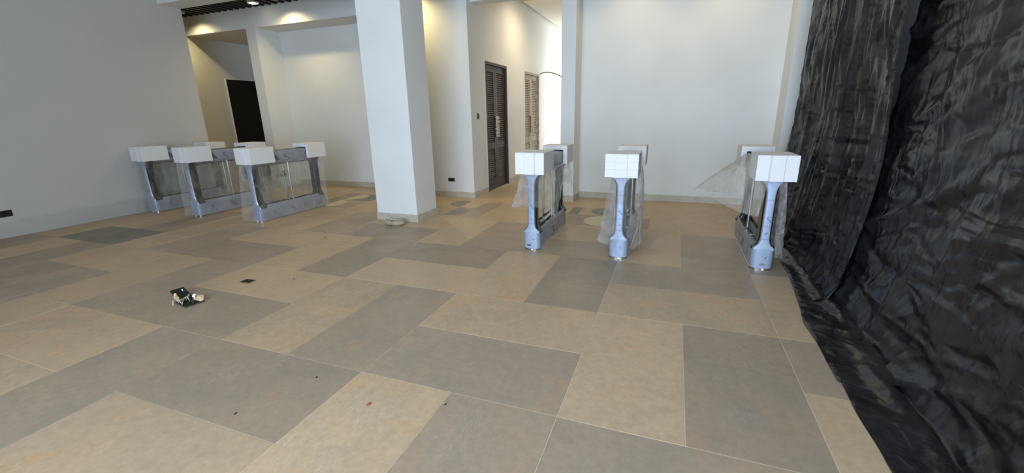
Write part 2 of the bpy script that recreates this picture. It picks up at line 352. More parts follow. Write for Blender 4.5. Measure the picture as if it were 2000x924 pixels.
# skirting: pieces as parts
def skirting(name, label, axis, fixed, a0, a1, out, h=.105, th=.012, start=None, step=1.2):
    e = empty(name); struct(e, label)
    p = a0; q = start if start is not None else a0+step
    while p < a1-1e-6:
        q2 = min(q, a1)
        lo, hi = (fixed, fixed+out*th) if out > 0 else (fixed+out*th, fixed)
        if axis == 'x': box('skirting_tile', p+.001, q2-.001, lo, hi, 0, h, SKIRT, e, bevel=.0012)
        else: box('skirting_tile', lo, hi, p+.001, q2-.001, 0, h, SKIRT, e, bevel=.0012)
        p = q2; q = p+step
    return e
skirting('baseboard_back', 'grey stone skirting along the large back wall', 'x', 7.43, -1.521, 1.378, -1, start=-.98)
skirting('baseboard_niche', 'grey stone skirting inside the wall niche', 'x', 7.43, -7.97, -5.47, -1)
skirting('baseboard_middle', 'grey stone skirting under the double socket', 'x', 6.86, -5.47, -3.298, -1)
skirting('baseboard_corridor', 'grey stone skirting beside the louvred doors', 'y', -3.31, 6.86, 7.47, 1)
skirting('baseboard_corridor_far', 'grey stone skirting between the louvred doors', 'y', -3.31, 8.63, 9.69, 1)
e = empty('baseboard_pillar'); struct(e, 'grey stone skirting round the square pillar')
box('skirting_tile', -4.012, -3.313, 4.988, 5.0, 0, .105, SKIRT, e); box('skirting_tile', -3.325, -3.313, 5.0, 5.542, 0, .105, SKIRT, e)
box('skirting_tile', -4.012, -4.0, 5.0, 5.542, 0, .105, SKIRT, e); box('skirting_tile', -4.0, -3.325, 5.53, 5.542, 0, .105, SKIRT, e)
e = empty('baseboard_pilaster'); struct(e, 'grey stone skirting round the corridor pilaster')
box('skirting_tile', -1.76, -1.521, 6.968, 6.98, 0, .105, SKIRT, e); box('skirting_tile', -1.533, -1.521, 6.98, 7.418, 0, .105, SKIRT, e)

# ---------------------------------------------------------------- floor tiles
TX, TY, OX, OY = .5952, .6068, -.439, 1.730
MT = {'B': BEIGE, 'G': GREY, 'S': SLATE, 'C': CREAM}
rects = [('G',0,2,-1,0),('G',0,2,-2,-1),('G',-1,0,-2,0),('B',-2,-1,-2,0),('G',-4,-2,-1,0),('B',-4,-2,-2,-1),('G',-5,-4,-2,0),('B',-7,-5,-1,0),('B',-7,-5,-2,-1),
 ('B',-8,-7,-2,0),('G',-9,-8,-1,1),('G',-10,-9,-1,1),('G',-11,-10,0,2),('G',-11,-10,-2,0),('B',-12,-11,0,2),('B',-12,-11,-2,0),('G',-13.06,-12,0,2),('B',-13.06,-12,2,4),
 ('B',-8,-7,0,2),('B',-10,-8,1,2),('S',-12,-10,2,3),('G',-6,-4,0,1),('G',-7,-6,0,2),('B',-6,-4,1,2),('B',-4,-3,0,2),('G',-3,-2,0,2),('G',-2,0,0,1),('B',-2,0,1,2),
 ('B',0,1,0,2),('G',1,2,0,2),('B',0,2,2,3),('G',0,2,3,4),('G',1,2,4,6),('B',0,1,4,6),('G',-2,0,4,5),('B',-2,0,5,6),('B',-2,-1,2,4),('G',-1,0,2,4),
 ('G',2,4,1,2),('B',2,4,-1,1),('B',2,4,2,4),('G',2,3,4,6),('B',-10,-9,2,4),('G',-9,-8,2,4),('G',-8,-6,2,3),('B',-8,-6,3,4),('B',-6,-5,2,4),('G',-5,-4,2,4),
 ('B',-4,-2,2,3),('G',-4,-2,3,4),('G',-7,-6,4,6),('G',-6,-4,4,5),('B',-4,-3,4,6),('G',-3,-2,4,6),('B',-6,-5,5,6),('B',-5,-4,5,6),('G',-11,-10,3,5),('B',-10,-8,4,5)]
floor_tiles = []
cells = set()
for c, i0, i1, j0, j1 in rects:
    floor_tiles.append((c, i0, i1, j0, j1))
    for i in range(math.floor(i0+.5), math.floor(i1+.5)):
        for j in range(j0, j1): cells.add((i, j))
# the inlaid disc panels near the back: reserve rows 6 and 7
for i in range(-10, 1):
    for j in (6, 7): cells.add((i, j))
for j in range(-5, 20):
    for i in range(-20, 4):
        if (i, j) in cells: continue
        if j > 12 and (i < -6 or i > -2): continue
        i1 = i+2 if (i+1, j) not in cells and i+1 < 4 else i+1
        for k in range(i, i1): cells.add((k, j))
        floor_tiles.append(('B', i, i1, j, j+1))
def wx(i): return OX+i*TX
def wy(j): return OY+j*TY
cache = {}
G_ = .0019
def tile(c, i0, i1, j0, j1):
    x0, x1, y0, y1 = max(wx(i0), -11.98), min(wx(i1), 1.6), max(wy(j0), FY), min(wy(j1), 13.8)
    if x0 < -8.22 and y0 < 5.45: x0 = -8.219
    if x1-x0 < .06 or y1-y0 < .06: return
    if x0 < -8.22 and y0 < 5.65: y0 = 5.65
    if x1-x0 < .06 or y1-y0 < .06: return
    key = (c, round(x1-x0, 4), round(y1-y0, 4))
    if key not in cache:
        w2, h2 = (x1-x0)/2-G_, (y1-y0)/2-G_; b = .0012
        bm = bmesh.new()
        bm_loft(bm, [[(-w2,-h2,-.006),(w2,-h2,-.006),(w2,h2,-.006),(-w2,h2,-.006)], [(-w2,-h2,-b),(w2,-h2,-b),(w2,h2,-b),(-w2,h2,-b)], [(-w2+b,-h2+b,0),(w2-b,-h2+b,0),(w2-b,h2-b,0),(-w2+b,h2-b,0)]])
        cache[key] = mesh('tile', bm, MT[c])
    o = bpy.data.objects.new('tile', cache[key]); C.objects.link(o); o.parent = CF
    o.location = ((x0+x1)/2, (y0+y1)/2, random.uniform(-.0004, .0003))
for a in floor_tiles: tile(*a)
# inlaid disc panels: polygon pieces as parts of the floor
def piece(c, pts):
    bm = bmesh.new(); cxm = sum(p[0] for p in pts)/len(pts); cym = sum(p[1] for p in pts)/len(pts)
    def sh(k): return [(wx(cxm)+(wx(p[0])-wx(cxm))*k, wy(cym)+(wy(p[1])-wy(cym))*k) for p in pts]
    P = sh(.994)
    bm_loft(bm, [[(x, y, -.006) for x, y in P], [(x, y, 0) for x, y in P]])
    obj('tile', bm, MT[c], CF)
def arc(cx, cy, r, a0, a1, n=14): return [(cx+r*math.cos(math.radians(a0+(a1-a0)*k/n)), cy+r*math.sin(math.radians(a0+(a1-a0)*k/n))) for k in range(n+1)]
def half_cell(cx, cy, side, disc, bgc):   # half disc (flat on x=cx) plus the spandrel pieces around it
    r = .48
    if side < 0:
        piece(disc, arc(cx, cy, r, 90, 270)); a = arc(cx, cy, r, 90, 180, 7); b = arc(cx, cy, r, 180, 270, 7)
        piece(bgc, a+[(cx-.5, cy), (cx-.5, cy+.5), (cx, cy+.5)]); piece(bgc, b+[(cx, cy-.5), (cx-.5, cy-.5), (cx-.5, cy)])
    else:
        piece(disc, arc(cx, cy, r, -90, 90)); a = arc(cx, cy, r, 90, 0, 7); b = arc(cx, cy, r, 0, -90, 7)
        piece(bgc, a+[(cx+.5, cy), (cx+.5, cy+.5), (cx, cy+.5)]); piece(bgc, b+[(cx, cy-.5), (cx+.5, cy-.5), (cx+.5, cy)])
def rect(c, a, b, d, e_): piece(c, [(a, d), (b, d), (b, e_), (a, e_)])
YB = 6.18
def panel(c, kind):
    j0, j1, j2 = YB, YB+1.0, YB+2.0
    m0, m1 = j0+.5, j1+.5
    if kind == 'B':
        half_cell(c, m1, -1, 'S', 'B'); rect('B', c-1, c-.5, j1, j2); rect('B', c, c+.5, j1, j2); rect('G', c+.5, c+1, j1, j2)
        rect('G', c-1, c-.5, j0, j1); rect('G', c-.5, c, j0, j1); half_cell(c, m0, 1, 'S', 'G'); rect('G', c+.5, c+1, j0, j1)
    elif kind == 'C':
        rect('S', c-1, c-.75, j1, j2); rect('B', c-.75, c-.5, j1, j2); half_cell(c, m1, -1, 'S', 'B'); rect('B', c, c+.5, j1, j2); rect('B', c+.5, c+1, j1, j2)
        rect('G', c-1, c-.5, j0, j1); half_cell(c, m0, -1, 'C', 'G'); half_cell(c, m0, 1, 'S', 'G'); rect('G', c+.5, c+1, j0, j1)
    else:
        half_cell(c, m1, -1, 'G', 'S'); half_cell(c, m1, 1, 'C', 'S'); rect('B', c-1, c-.5, j1, j2); rect('S', c+.5, c+1, j1, j2)
        half_cell(c, m0, -1, 'G', 'S'); half_cell(c, m0, 1, 'C', 'G'); rect('S', c-1, c-.5, j0, j1); rect('G', c+.5, c+1, j0, j1)
panel(-8.72, 'A'); panel(-4.68, 'B'); panel(-.64, 'C')
for a, b in ((-10, -9.72), (-7.72, -5.68), (-3.68, -1.64), (.36, 1)):
    m_ = (a+b)/2
    for s, e_ in (((a, m_), (m_, b)) if b-a > 1 else ((a, b),)):
        rect('B', s, e_, 6, 7); rect('B', s, e_, 7, YB+2)
for a, b in ((-9.72, -7.72), (-5.68, -3.68), (-1.64, .36)): rect('B', a, b, 6, YB)

# ---------------------------------------------------------------- louvred doors
def louvre_door(name, label, y0, y1, leafm, slatm, framem, pale):
    e = empty(name, (-3.31, y0, 0)); struct(e, label)
    W = y1-y0
    plate('frame', -.12, .008, [.004, .045, W-.045, W-.004], [0, DH-.05, DH-.004], [(1, 0)], framem, e)
    box('threshold', -.12, .0, .045, W-.045, 0, .02, STEEL if not pale else framem, e)
    lw = (W-.09)/2
    for k in range(2):
        a = .045+k*lw+.003; b = a+lw-.006
        x0, x1 = -.075, -.035; zt = DH-.055; st = .085
        leaf = plate('door_leaf', x0, x1, [a, a+st, b-st, b], [.025, .20, .80, .92, zt-.11, zt], [(1, 1), (1, 3)], leafm, e)
        box('gap_shade_board', x0+.004, x0+.010, a+st-.005, b-st+.005, .2, zt-.11, BLACK, leaf)  # black board added behind the slats so the gaps look shaded
        bm = bmesh.new(); wv = (b-a-2*st)/2+.004
        ang = math.radians(38); c_, s_ = math.cos(ang), math.sin(ang)
        P = [(-.016, -.0035), (.016, -.0035), (.016, .0035), (-.016, .0035)]
        P = [(p[0]*c_-p[1]*s_, -(p[0]*s_+p[1]*c_)) for p in P]
        bm_loft(bm, [[(px, -wv, pz) for px, pz in P], [(px, wv, pz) for px, pz in P]])
        sm = mesh('slat', bm, slatm)
        for z0, z1 in ((.20, .80), (.92, zt-.11)):
            n = int((z1-z0)/.0385)
            for q in range(n):
                s = bpy.data.objects.new('slat', sm); C.objects.link(s); s.parent = leaf
                s.location = (-.055, (a+b)/2, z0+(q+.5)*(z1-z0)/n)
        # bar handle wrapped in dusty white film
        hy = b-.035 if k == 0 else a+.035
        bm = bmesh.new(); pts = []
        for q in range(22):
            z = 1.02+q*.40/21
            pts.append((-.002+.012*math.sin(q*2.1), hy+.010*math.sin(q*1.3), z))
        loops = []
        for q, p in enumerate(pts):
            r = .022+.008*math.sin(q*1.7+k)
            loops.append([(p[0]+r*math.cos(t_*math.pi/4), p[1]+r*math.sin(t_*math.pi/4), p[2]) for t_ in range(8)])
        loops = [[(-.04, p[1], p[2]) for p in loops[0]]]+loops+[[(-.04, p[1], p[2]) for p in loops[-1]]]; bm_loft(bm, loops)
        hd = obj('handle', bm, WRAP, leaf, smooth='all'); hd['label'] = 'pull handle wrapped in whitish protective plastic'
    # unpainted white plaster line around
    box('plaster_edge', -.004, .004, -.018, .004, 0, DH+.012, WHITE if not pale else WALL, e)
    box('plaster_head', -.004, .004, .004, W, DH-.004, DH+.012, WALL, e)
    return e
WRAP = mat('dusty_wrap', (196, 186, 166), .45)
louvre_door('door_1', 'dark louvred double door nearest the wall corner', D1[0], D1[1], WOOD, SLATM, WOOD, False)
louvre_door('door_2', 'plaster dusted louvred double door farther down the corridor', D2[0], D2[1], WOODL, SLATL, WOODL, True)
e = empty('door_3', (-10, 7.55, 0)); struct(e, 'plain black door in the dim side hall')
box('leaf', .002, .03, .02, 1.0, .01, 2.37, DARKDOOR, e)
plate('frame', .001, .02, [0, .02, 1.0, 1.03], [0, 2.37, 2.39], [(1, 0)], WHITE, e)
box('lock_plate', .03, .036, .90, .93, .95, 1.15, PLASTIC_BLK, e)
# cable by the second door
bm = bmesh.new(); pts = []
A, B_, Cc = Vector((-3.29, 10.86, 2.40)), Vector((-2.9, 10.3, 2.46)), Vector((-1.80, 7.60, 2.00))
for i in range(25):
    t_ = i/24; pts.append(A*(1-t_)**2+B_*2*t_*(1-t_)+Cc*t_*t_)
bm_tube(bm, pts, .012)
tag(obj('cable', bm, PLASTIC_BLK, smooth=True), 'thin black cable arching from the second louvred door to the pilaster', 'cable')
# sockets and switch
e = empty('wall_switch', (-3.31, 7.135, 1.43)); tag(e, 'small black switch plate on the wall left of the dark louvred door', 'switch')
box('plate', .0, .008, -.038, .038, -.05, .05, PLASTIC_BLK, e, bevel=.002); box('rocker', .008, .012, -.02, .02, -.028, .028, BLACK, e)
e = empty('wall_socket', (-3.765, 6.86, .322)); tag(e, 'black double socket low on the cream wall right of the pillar', 'socket')
box('plate', -.066, .066, -.008, 0, -.032, .032, PLASTIC_BLK, e, bevel=.002)
for s in (-1, 1): box('socket_face', s*.031-.02, s*.031+.02, -.011, -.008, -.02, .02, BLACK, e)
e = empty('wall_socket', (-8.22, 2.72, .316)); tag(e, 'black rectangular socket box at the left edge of the grey wall', 'socket')
box('plate', 0, .006, -.115, .115, -.042, .042, PLASTIC_BLK, e, bevel=.002)
for s in (-1, 0, 1): box('socket_face', .006, .009, s*.07-.028, s*.07+.028, -.028, .028, BLACK, e)

# ---------------------------------------------------------------- turnstiles
LY = .64
def rrect(hw, y0, y1, r, z, n=5):
    r = min(r, hw*.98, (y1-y0)/2*.98); P = []
    for cx, cy, a0 in ((hw-r, y1-r, 0), (-hw+r, y1-r, 90), (-hw+r, y0+r, 180), (hw-r, y0+r, 270)):
        for k in range(n+1):
            a = math.radians(a0+90*k/n); P.append((cx+r*math.cos(a), cy+r*math.sin(a), z))
    return P
PROF = [(.20, .090), (.215, .088), (.228, .072), (.245, .055), (.265, .045), (.29, .039), (.33, .036), (.50, .0355), (.70, .036), (.745, .039), (.775, .046), (.80, .058), (.82, .075), (.835, .094), (.85, .10)]
def rim_pts(y0, y1, z0, z1, r, n=5):
    P = []
    for cy, cz, a0 in ((y1-r, z1-r, 0), (y0+r, z1-r, 90), (y0+r, z0+r, 180), (y1-r, z0+r, 270)):
        for k in range(n+1):
            a = math.radians(a0+90*k/n); P.append((cy+r*math.cos(a), cz+r*math.sin(a)))
    return P
def ring_mark(bm, org, u, v, nrm, r, a0, a1, wd=.006, n=10):
    pts = []
    for k in range(n+1):
        a = math.radians(a0+(a1-a0)*k/n); pts.append((math.cos(a), math.sin(a)))
    for (c0, s0), (c1, s1) in zip(pts, pts[1:]):
        q = [org+u*(c*rr)+v*(s*rr)+nrm for c, s, rr in ((c0, s0, r), (c1, s1, r), (c1, s1, r-wd), (c0, s0, r-wd))]
        bm.faces.new([bm.verts.new(p) for p in q])
def bar_mark(bm, a, b, wdv, nrm):
    q = [a-wdv+nrm, b-wdv+nrm, b+wdv+nrm, a+wdv+nrm]; bm.faces.new([bm.verts.new(p) for p in q])
def turnstile():
    e = empty('turnstile')
    bm = bmesh.new(); bm_loft(bm, [rrect(.094, -LY-.004, LY+.004, .065, 0), rrect(.094, -LY-.004, LY+.004, .065, .016), rrect(.090, -LY, LY, .065, .018)])
    obj('foot_plate', bm, CHROME, e, smooth=True)
    # base housing; tray in the middle of its top
    bm = bmesh.new(); bm_loft(bm, [rrect(.090, -LY, LY, .065, z) for z in (.018, .08, .205)])
    obj('base_housing', bm, GREYFILM, e, smooth=True)
    bm = bmesh.new(); bm_loft(bm, [rrect(.0915, -LY-.0015, -LY+.10, .065, z) for z in (.022, .205)])
    o = obj('end_cover', bm, BLUEFILM, e, smooth=True)
    bm = bmesh.new(); bm_loft(bm, [rrect(.0915, LY-.10, LY+.0015, .065, z) for z in (.022, .205)])
    obj('end_cover', bm, BLUEFILM, e, smooth=True)
    for sx in (-1, 1):
        bm = bmesh.new(); bm_loft(bm, [[(sx*.088, -.50, .205), (sx*.088, .50, .205), (sx*.075, .50, .205), (sx*.075, -.50, .205)], [(sx*.080, -.50, .238), (sx*.080, .50, .238), (sx*.070, .50, .238), (sx*.070, -.50, .238)]])
        obj('base_shoulder', bm, GREYFILM, e, smooth=True)
    for y0, y1 in ((-.49, -.17), (-.15, .15), (.17, .49)):
        bm = bmesh.new(); bm_loft(bm, [rrect(.062, y0, y1, .02, .205), rrect(.058, y0+.004, y1-.004, .018, .216)])
        obj('tray_cover', bm, STEEL, e, smooth=True)
    for s in (-1, 1):
        yo, yi = s*LY, s*(LY-.135)
        def lo(k, a, b, sc_=1.0, add=0):
            L = []
            for z, hw in PROF:
                y0, y1 = sorted((s*a, s*b)); L.append(rrect(min(hw+add, .1), y0, y1, .022, z))
            return L
        bm = bmesh.new(); bm_loft(bm, lo(0, LY-.135, LY-.022, 1, .012)); obj('post', bm, GLOSSBLK, e, smooth=True)
        bm = bmesh.new(); bm_loft(bm, lo(0, LY-.040, LY-.016, 1, .0045)); obj('edge_trim', bm, CHROME, e, smooth=True)
        bm = bmesh.new(); bm_loft(bm, lo(0, LY-.030, LY-.002, 1, -.001)); fp = obj('face_plate', bm, BLUEFILM, e, smooth=True)
        bm = bmesh.new()
        for z, hw in ((.30, .034), (.42, .032), (.66, .032)): bm_box(bm, -hw, hw, *sorted((s*(LY-.003), s*(LY-.0012))), z, z+.003)
        obj('film_seam', bm, BLUEINK, fp)['kind'] = 'stuff'
        bm = bmesh.new(); y = s*(LY-.001)
        u, v, nr = Vector((1, 0, 0)), Vector((0, 0, 1)), Vector((0, s*.0008, 0))
        ring_mark(bm, Vector((.004, y, .50)), u, v, nr, .014, 40, 320); bar_mark(bm, Vector((.010, y, .485)), Vector((.022, y, .465)), Vector((.003, 0, .003)), nr)
        ring_mark(bm, Vector((.0, y, .36)), u, v, nr, .013, 200, 430); 
        obj('film_print', bm, BLUEINK, fp)['kind'] = 'stuff'
        bm = bmesh.new(); y = s*(LY+.0022)
        ring_mark(bm, Vector((.038, y-s*.004, .16)), u, v, nr*3, .007, 0, 360, .007); bar_mark(bm, Vector((.02, y-s*.001, .13)), Vector((.055, y-s*.013, .07)), Vector((.003, 0, .003)), nr*4)
        bar_mark(bm, Vector((.034, y-s*.003, .14)), Vector((.062, y-s*.017, .085)), Vector((.0025, 0, .0025)), nr*4)
        obj('film_print', bm, BLUEINK, e)['kind'] = 'stuff'
    # head
    bm = bmesh.new(); bm_loft(bm, [rrect(.055, -.60, .60, .03, .808), rrect(.088, -LY+.008, LY-.008, .05, .822), rrect(.10, -LY, LY, .06, .84), rrect(.10, -LY, LY, .06, .985), rrect(.094, -LY+.006, LY-.006, .055, 1.0)])
    obj('head_beam', bm, GREYFILM, e, smooth=True)
    bm = bmesh.new(); bm_loft(bm, [rrect(.080, -.45, .45, .03, 1.0), rrect(.077, -.447, .447, .03, 1.006)])
    obj('top_panel', bm, GLOSSBLK, e, smooth=True)
    # window rim
    bm = bmesh.new(); A = rim_pts(-.515, .515, .222, .815, .05); B2 = rim_pts(-.490, .490, .245, .792, .05)
    for i in range(len(A)):
        j = (i+1) % len(A)
        vs = [bm.verts.new(p) for p in ((-.022, *A[i]), (.022, *A[i]), (.022, *B2[i]), (-.022, *B2[i]), (-.022, *A[j]), (.022, *A[j]), (.022, *B2[j]), (-.022, *B2[j]))]
        for q in ((0, 4, 5, 1), (1, 5, 6, 2), (2, 6, 7, 3), (3, 7, 4, 0)): bm.faces.new([vs[k] for k in q])
    bmesh.ops.remove_doubles(bm, verts=bm.verts[:], dist=1e-5)
    rim = obj('window_rim', bm, GLOSSBLK, e, smooth=True)
    bm = bmesh.new()
    bm_loft(bm, [[(-.004, y, z) for y, z in rim_pts(-.488, .488, .247, .79, .05)], [(.004, y, z) for y, z in rim_pts(-.488, .488, .247, .79, .05)]])
    gp = obj('glass_panel', bm, GLASS, e)
    for s in (-1, 1):
        bm = bmesh.new(); bm_cyl(bm, (s*.055, 0, .212), (s*.055, 0, .812), .0125, 14); bm_cyl(bm, (s*.055, 0, .206), (s*.055, 0, .228), .019, 14)
        obj('pole', bm, CHROME, e, smooth=True)
    # clamps that hold the glass
    for y, z in ((-.34, .785), (.34, .785), (-.34, .252), (.34, .252)):
        box('glass_clamp', -.012, .012, y-.018, y+.018, z-.012, z+.012, STEEL, gp)
    # film prints along both long sides
    for sx in (-1, 1):
        for zc, xw in ((.11, .0905), (.91, .1005)):
            bm = bmesh.new(); u, v, nr = Vector((0, 1, 0)), Vector((0, 0, 1)), Vector((sx*.0006, 0, 0))
            for y in (-.05, .34) if zc > .5 else (-.40, .20):
                o_ = Vector((sx*xw, y, zc+.01)); ring_mark(bm, o_, u, v, nr, .026, 50, 330, .008)
                ring_mark(bm, o_+Vector((0, .045, -.045)), u, v, nr, .008, 0, 360, .008)
            for y in (-.30, -.27) if zc > .5 else (-.12, -.08):
                bar_mark(bm, Vector((sx*xw, y, zc+.05)), Vector((sx*xw, y+.10, zc-.05)), Vector((0, .004, .004)), nr)
            obj('film_print', bm, DARKINK, e)['kind'] = 'stuff'
    # white cap on the foot
    bm = bmesh.new(); bm_cyl(bm, (.012, -LY-.012, .012), (.012, -LY+.01, .012), .010, 10); obj('foot_cap', bm, WHITE, e, smooth=True)
    return e
def copy_tree(o, parent=None):
    c = o.copy(); C.objects.link(c); c.parent = parent
    for ch in list(o.children): copy_tree(ch, c)
    return c
TS = [(-1.385, 4.885, 0, 'film wrapped turnstile nearest the corridor, plastic bunched over its top'),
      (-.452, 4.87, 0, 'film wrapped turnstile in front of the back wall, bag hanging to the floor'),
      (.853, 4.93, 0, 'film wrapped turnstile beside the black plastic sheeting'),
      (-8.00, 4.98, 0, 'film wrapped turnstile standing against the grey left wall'),
      (-6.965, 4.98, 0, 'film wrapped turnstile between the two others of the left row'),
      (-5.625, 4.965, 0, 'film wrapped turnstile of the left row nearest the square pillar, stickers on its glass')]
t0 = turnstile(); stiles = []
for k, (x, y, rz, lab) in enumerate(TS):
    o = t0 if k == 0 else copy_tree(t0)
    o.location = (x, y, 0); o.rotation_euler = (0, 0, rz); tag(o, lab, 'turnstile', 'turnstiles waiting to be installed'); stiles.append(o)
# extra parts that only some turnstiles show
box('name_label', -.045, -.005, -LY-.0045, -LY-.001, .052, .066, DARKINK, stiles[0])
bm = bmesh.new()
for i in range(16):
    a0, a1 = i*math.pi/8, (i+1)*math.pi/8
for rr, yy in ((1, -.004),):
    bm_loft(bm, [[(.004+.030*math.cos(a*math.pi/8), -LY+y_, .06+.010*math.sin(a*math.pi/8)) for a in range(16)] for y_ in (0, -.006)])
obj('key_plate', bm, CHROME, stiles[2], smooth=True)
gp = [c for c in stiles[5].children if c.name.startswith('glass_panel')][0]
STK = mat('sticker_ink', (45, 42, 38), .6); STKW = mat('sticker_paper', (196, 188, 168), .6)
for k, y in enumerate((-.17, -.10, -.03)):
    bm = bmesh.new()
    org = Vector((.0045, y, .62)); ring_mark(bm, org, Vector((0, 1, 0)), Vector((0, 0, 1)), Vector((0.0004, 0, 0)), .030, 0, 360, .007, 16)
    if k != 0:
        bar_mark(bm, org+Vector((0, -.018, .018)), org+Vector((0, .018, -.018)), Vector((0, .003, .003)), Vector((.0004, 0, 0)))
        ring_mark(bm, org, Vector((0, 1, 0)), Vector((0, 0, 1)), Vector((.0005, 0, 0)), .012, 0, 360, .012, 10)
    else: bar_mark(bm, org+Vector((0, 0, .014)), org+Vector((0, 0, -.014)), Vector((0, .006, 0)), Vector((.0004, 0, 0)))
    o = obj('sign_sticker', bm, STK, gp); o['kind'] = 'stuff'; o['label'] = ['round sign with an upright bar', 'round prohibition sign', 'round prohibition sign with filled centre'][k]
bm = bmesh.new(); bar_mark(bm, Vector((.005, -.10, .665)), Vector((.005, -.02, .665)), Vector((0, 0, .005)), Vector((.0004, 0, 0))); obj('sign_sticker', bm, STK, gp)['kind'] = 'stuff'

# ---------------------------------------------------------------- foam caps
def foam(kind, front):
    """U shaped block that grips the head; front=-1 opens to +y, with a grooved outer face"""
    s = front; D = .40 if s < 0 else .36
    hw, th = .158, .052
    yo = -LY-.058 if s < 0 else LY+.058      # outer face
    yi = yo-s*D                              # open end
    def Yp(d): return yo-s*d
    out = []
    g = .010
    if kind == 'plain': pr = [(-hw, 0), (hw, 0)]
    elif kind == 'three': pr = [(-hw, .022), (-hw*.40, .016), (-hw*.36, .024), (-hw*.32, .002), (hw*.34, 0), (hw*.38, .016), (hw*.42, .006), (hw, .008)]
    elif kind == 'mid': pr = [(-hw, .012), (-hw*.42, .012), (-hw*.34, .0), (hw*.34, 0), (hw*.42, .012), (hw, .012)]
    else: pr = [(-hw, .03), (-hw*.36, .004), (-hw*.32, .0), (hw*.34, 0.0), (hw*.38, .008), (hw, .004)]
    outer = [(x, Yp(d)) for x, d in pr]+[(hw, yi)]
    poly = outer+[(hw-th, yi), (hw-th, Yp(.056)), (-hw+th, Yp(.056)), (-hw+th, yi), (-hw, yi)]
    zs = [.842, .908, .914, .920, .980, .986, .992, 1.060, 1.066] if kind == 'grid' else [.842, 1.061, 1.066]
    bm = bmesh.new(); L = []
    for z in zs:
        gr = kind == 'grid' and z in (.914, .986); tp = z == 1.066
        L.append([((x*(.972 if gr else .985 if tp else 1) if abs(x) > .14 else x), y-(s*(.005 if gr else .004 if tp else 0) if abs(y-yo) < .04 else 0), z) for x, y in poly])
    # walls of the U as quads, top slab closes it
    bm_loft(bm, L)
    ya, yb = sorted((yi, Yp(.056)))
    bm_box(bm, -hw+th+.0002, hw-th-.0002, ya, yb-.0002 if s > 0 else yb, 1.013, 1.0655)
    return bm
FL = [('on the front of the turnstile nearest the corridor', 'on the far end of the turnstile nearest the corridor'),
      ('on the front of the turnstile before the back wall', 'on the far end of the turnstile before the back wall'),
      ('on the front of the turnstile beside the black sheeting', 'on the far end of the turnstile beside the black sheeting'),
      ('on the front of the turnstile against the left wall', 'on the far end of the turnstile against the left wall'),
      ('on the front of the middle turnstile of the left row', 'on the far end of the middle turnstile of the left row'),
      ('on the front of the turnstile near the pillar', 'on the far end of the turnstile near the pillar')]
kinds = ['three', 'grid', 'three', 'three', 'three', 'three']
for k, (x, y, rz, _) in enumerate(TS):
    for s in (-1, 1):
        bm = foam(kinds[k] if s < 0 else 'plain', s)
        o = obj('foam_cap', bm, FOAM, loc=(x+random.uniform(-.004, .004), y, 0), bevel=0)
        o.modifiers.new('soft', 'BEVEL').width = .0008
        tag(o, 'white foam block '+FL[k][0 if s < 0 else 1], 'foam block', 'foam caps on the turnstiles')

# ---------------------------------------------------------------- clear plastic bags
def perim(hx, hy, n):
    r = min(hx, .1)*.95; P = []
    segs = []
    pts = rrect(hx, -hy, hy, r, 0, 8); pts = [Vector((p[0], p[1])) for p in pts]
    L = [0]
    for a, b in zip(pts, pts[1:]+pts[:1]): L.append(L[-1]+(b-a).length)
    tot = L[-1]; res = []
    k = 0
    for i in range(n):
        d = tot*i/n
        while L[k+1] < d: k += 1
        a, b = pts[k], pts[(k+1) % len(pts)]; t_ = (d-L[k])/max(1e-9, L[k+1]-L[k]); res.append(a.lerp(b, t_))
    return res
def bag(name, label, x, y, hx, hy, zt, zb, lobes, amp=.02, n=220, m=40, material=None, seed=0, keep=None, fold=1.0):
    P = perim(hx, hy, n); bm = bmesh.new(); rows = []
    for j in range(m+1):
        t_ = j/m; row = []
        for i, p in enumerate(P):
            z1 = zb
            dx = dy = 0
            for (px, py, sg, ox, oy, zz, pw) in lobes:
                wgt = math.exp(-((p.x-px)**2+(p.y-py)**2)/(2*sg*sg))
                dx += wgt*ox*t_**pw; dy += wgt*oy*t_**pw; z1 += wgt*(zz-zb)
            z = zt+(z1-zt)*t_
            q = p.normalized() if p.length > 0 else Vector((1, 0))
            nx, ny = (q.x*2, q.y*.3) ; ln = math.hypot(nx, ny); nx /= ln; ny /= ln
            k_ = Vector((p.x*14+seed*9, p.y*9, z*3.2)); f = noise.noise(k_)*.7+noise.noise(k_*2.3)*.4+abs(noise.noise(k_*4.1))*.35-.1
            a = amp*(.35+1.1*t_)*fold
            wob = noise.noise(Vector((p.x*8+seed, p.y*5, 1.7)))*.03*t_
            X = p.x+dx+nx*(f*a+.004*t_); Y_ = p.y+dy+ny*f*a
            if abs(p.y) < hy-.05: X = math.copysign(max(abs(X), .105 if z > .26 or True else .1), X) if abs(dx) < .02 else X
            row.append(bm.verts.new((X, Y_, max(z+wob, .006+.01*abs(f)))))
        rows.append(row)
    for j in range(m):
        for i in range(n):
            if keep and not keep(P[i].x, P[i].y, j/m): continue
            bm.faces.new((rows[j][i], rows[j][(i+1) % n], rows[j+1][(i+1) % n], rows[j+1][i]))
    loose = [v for v in bm.verts if not v.link_faces]; bmesh.ops.delete(bm, geom=loose, context='VERTS')
    o = obj(name, bm, material or FILM, loc=(x, y, 0), smooth='all')
    tag(o, label, 'plastic bag', 'clear plastic bags over the turnstiles'); return o
bag('plastic_bag', 'clear crinkled plastic bunched under the foam of the turnstile nearest the corridor', -1.385, 4.885, .118, .665, .86, .70,
    [(-.11, -.62, .12, -.13, -.02, .58, 1.0), (.11, -.45, .22, .03, 0, .45, 1.2), (.11, -.05, .22, .01, .0, .36, 1.2), (.10, .62, .12, .06, .03, .52, 1)], amp=.03, m=28, seed=1)
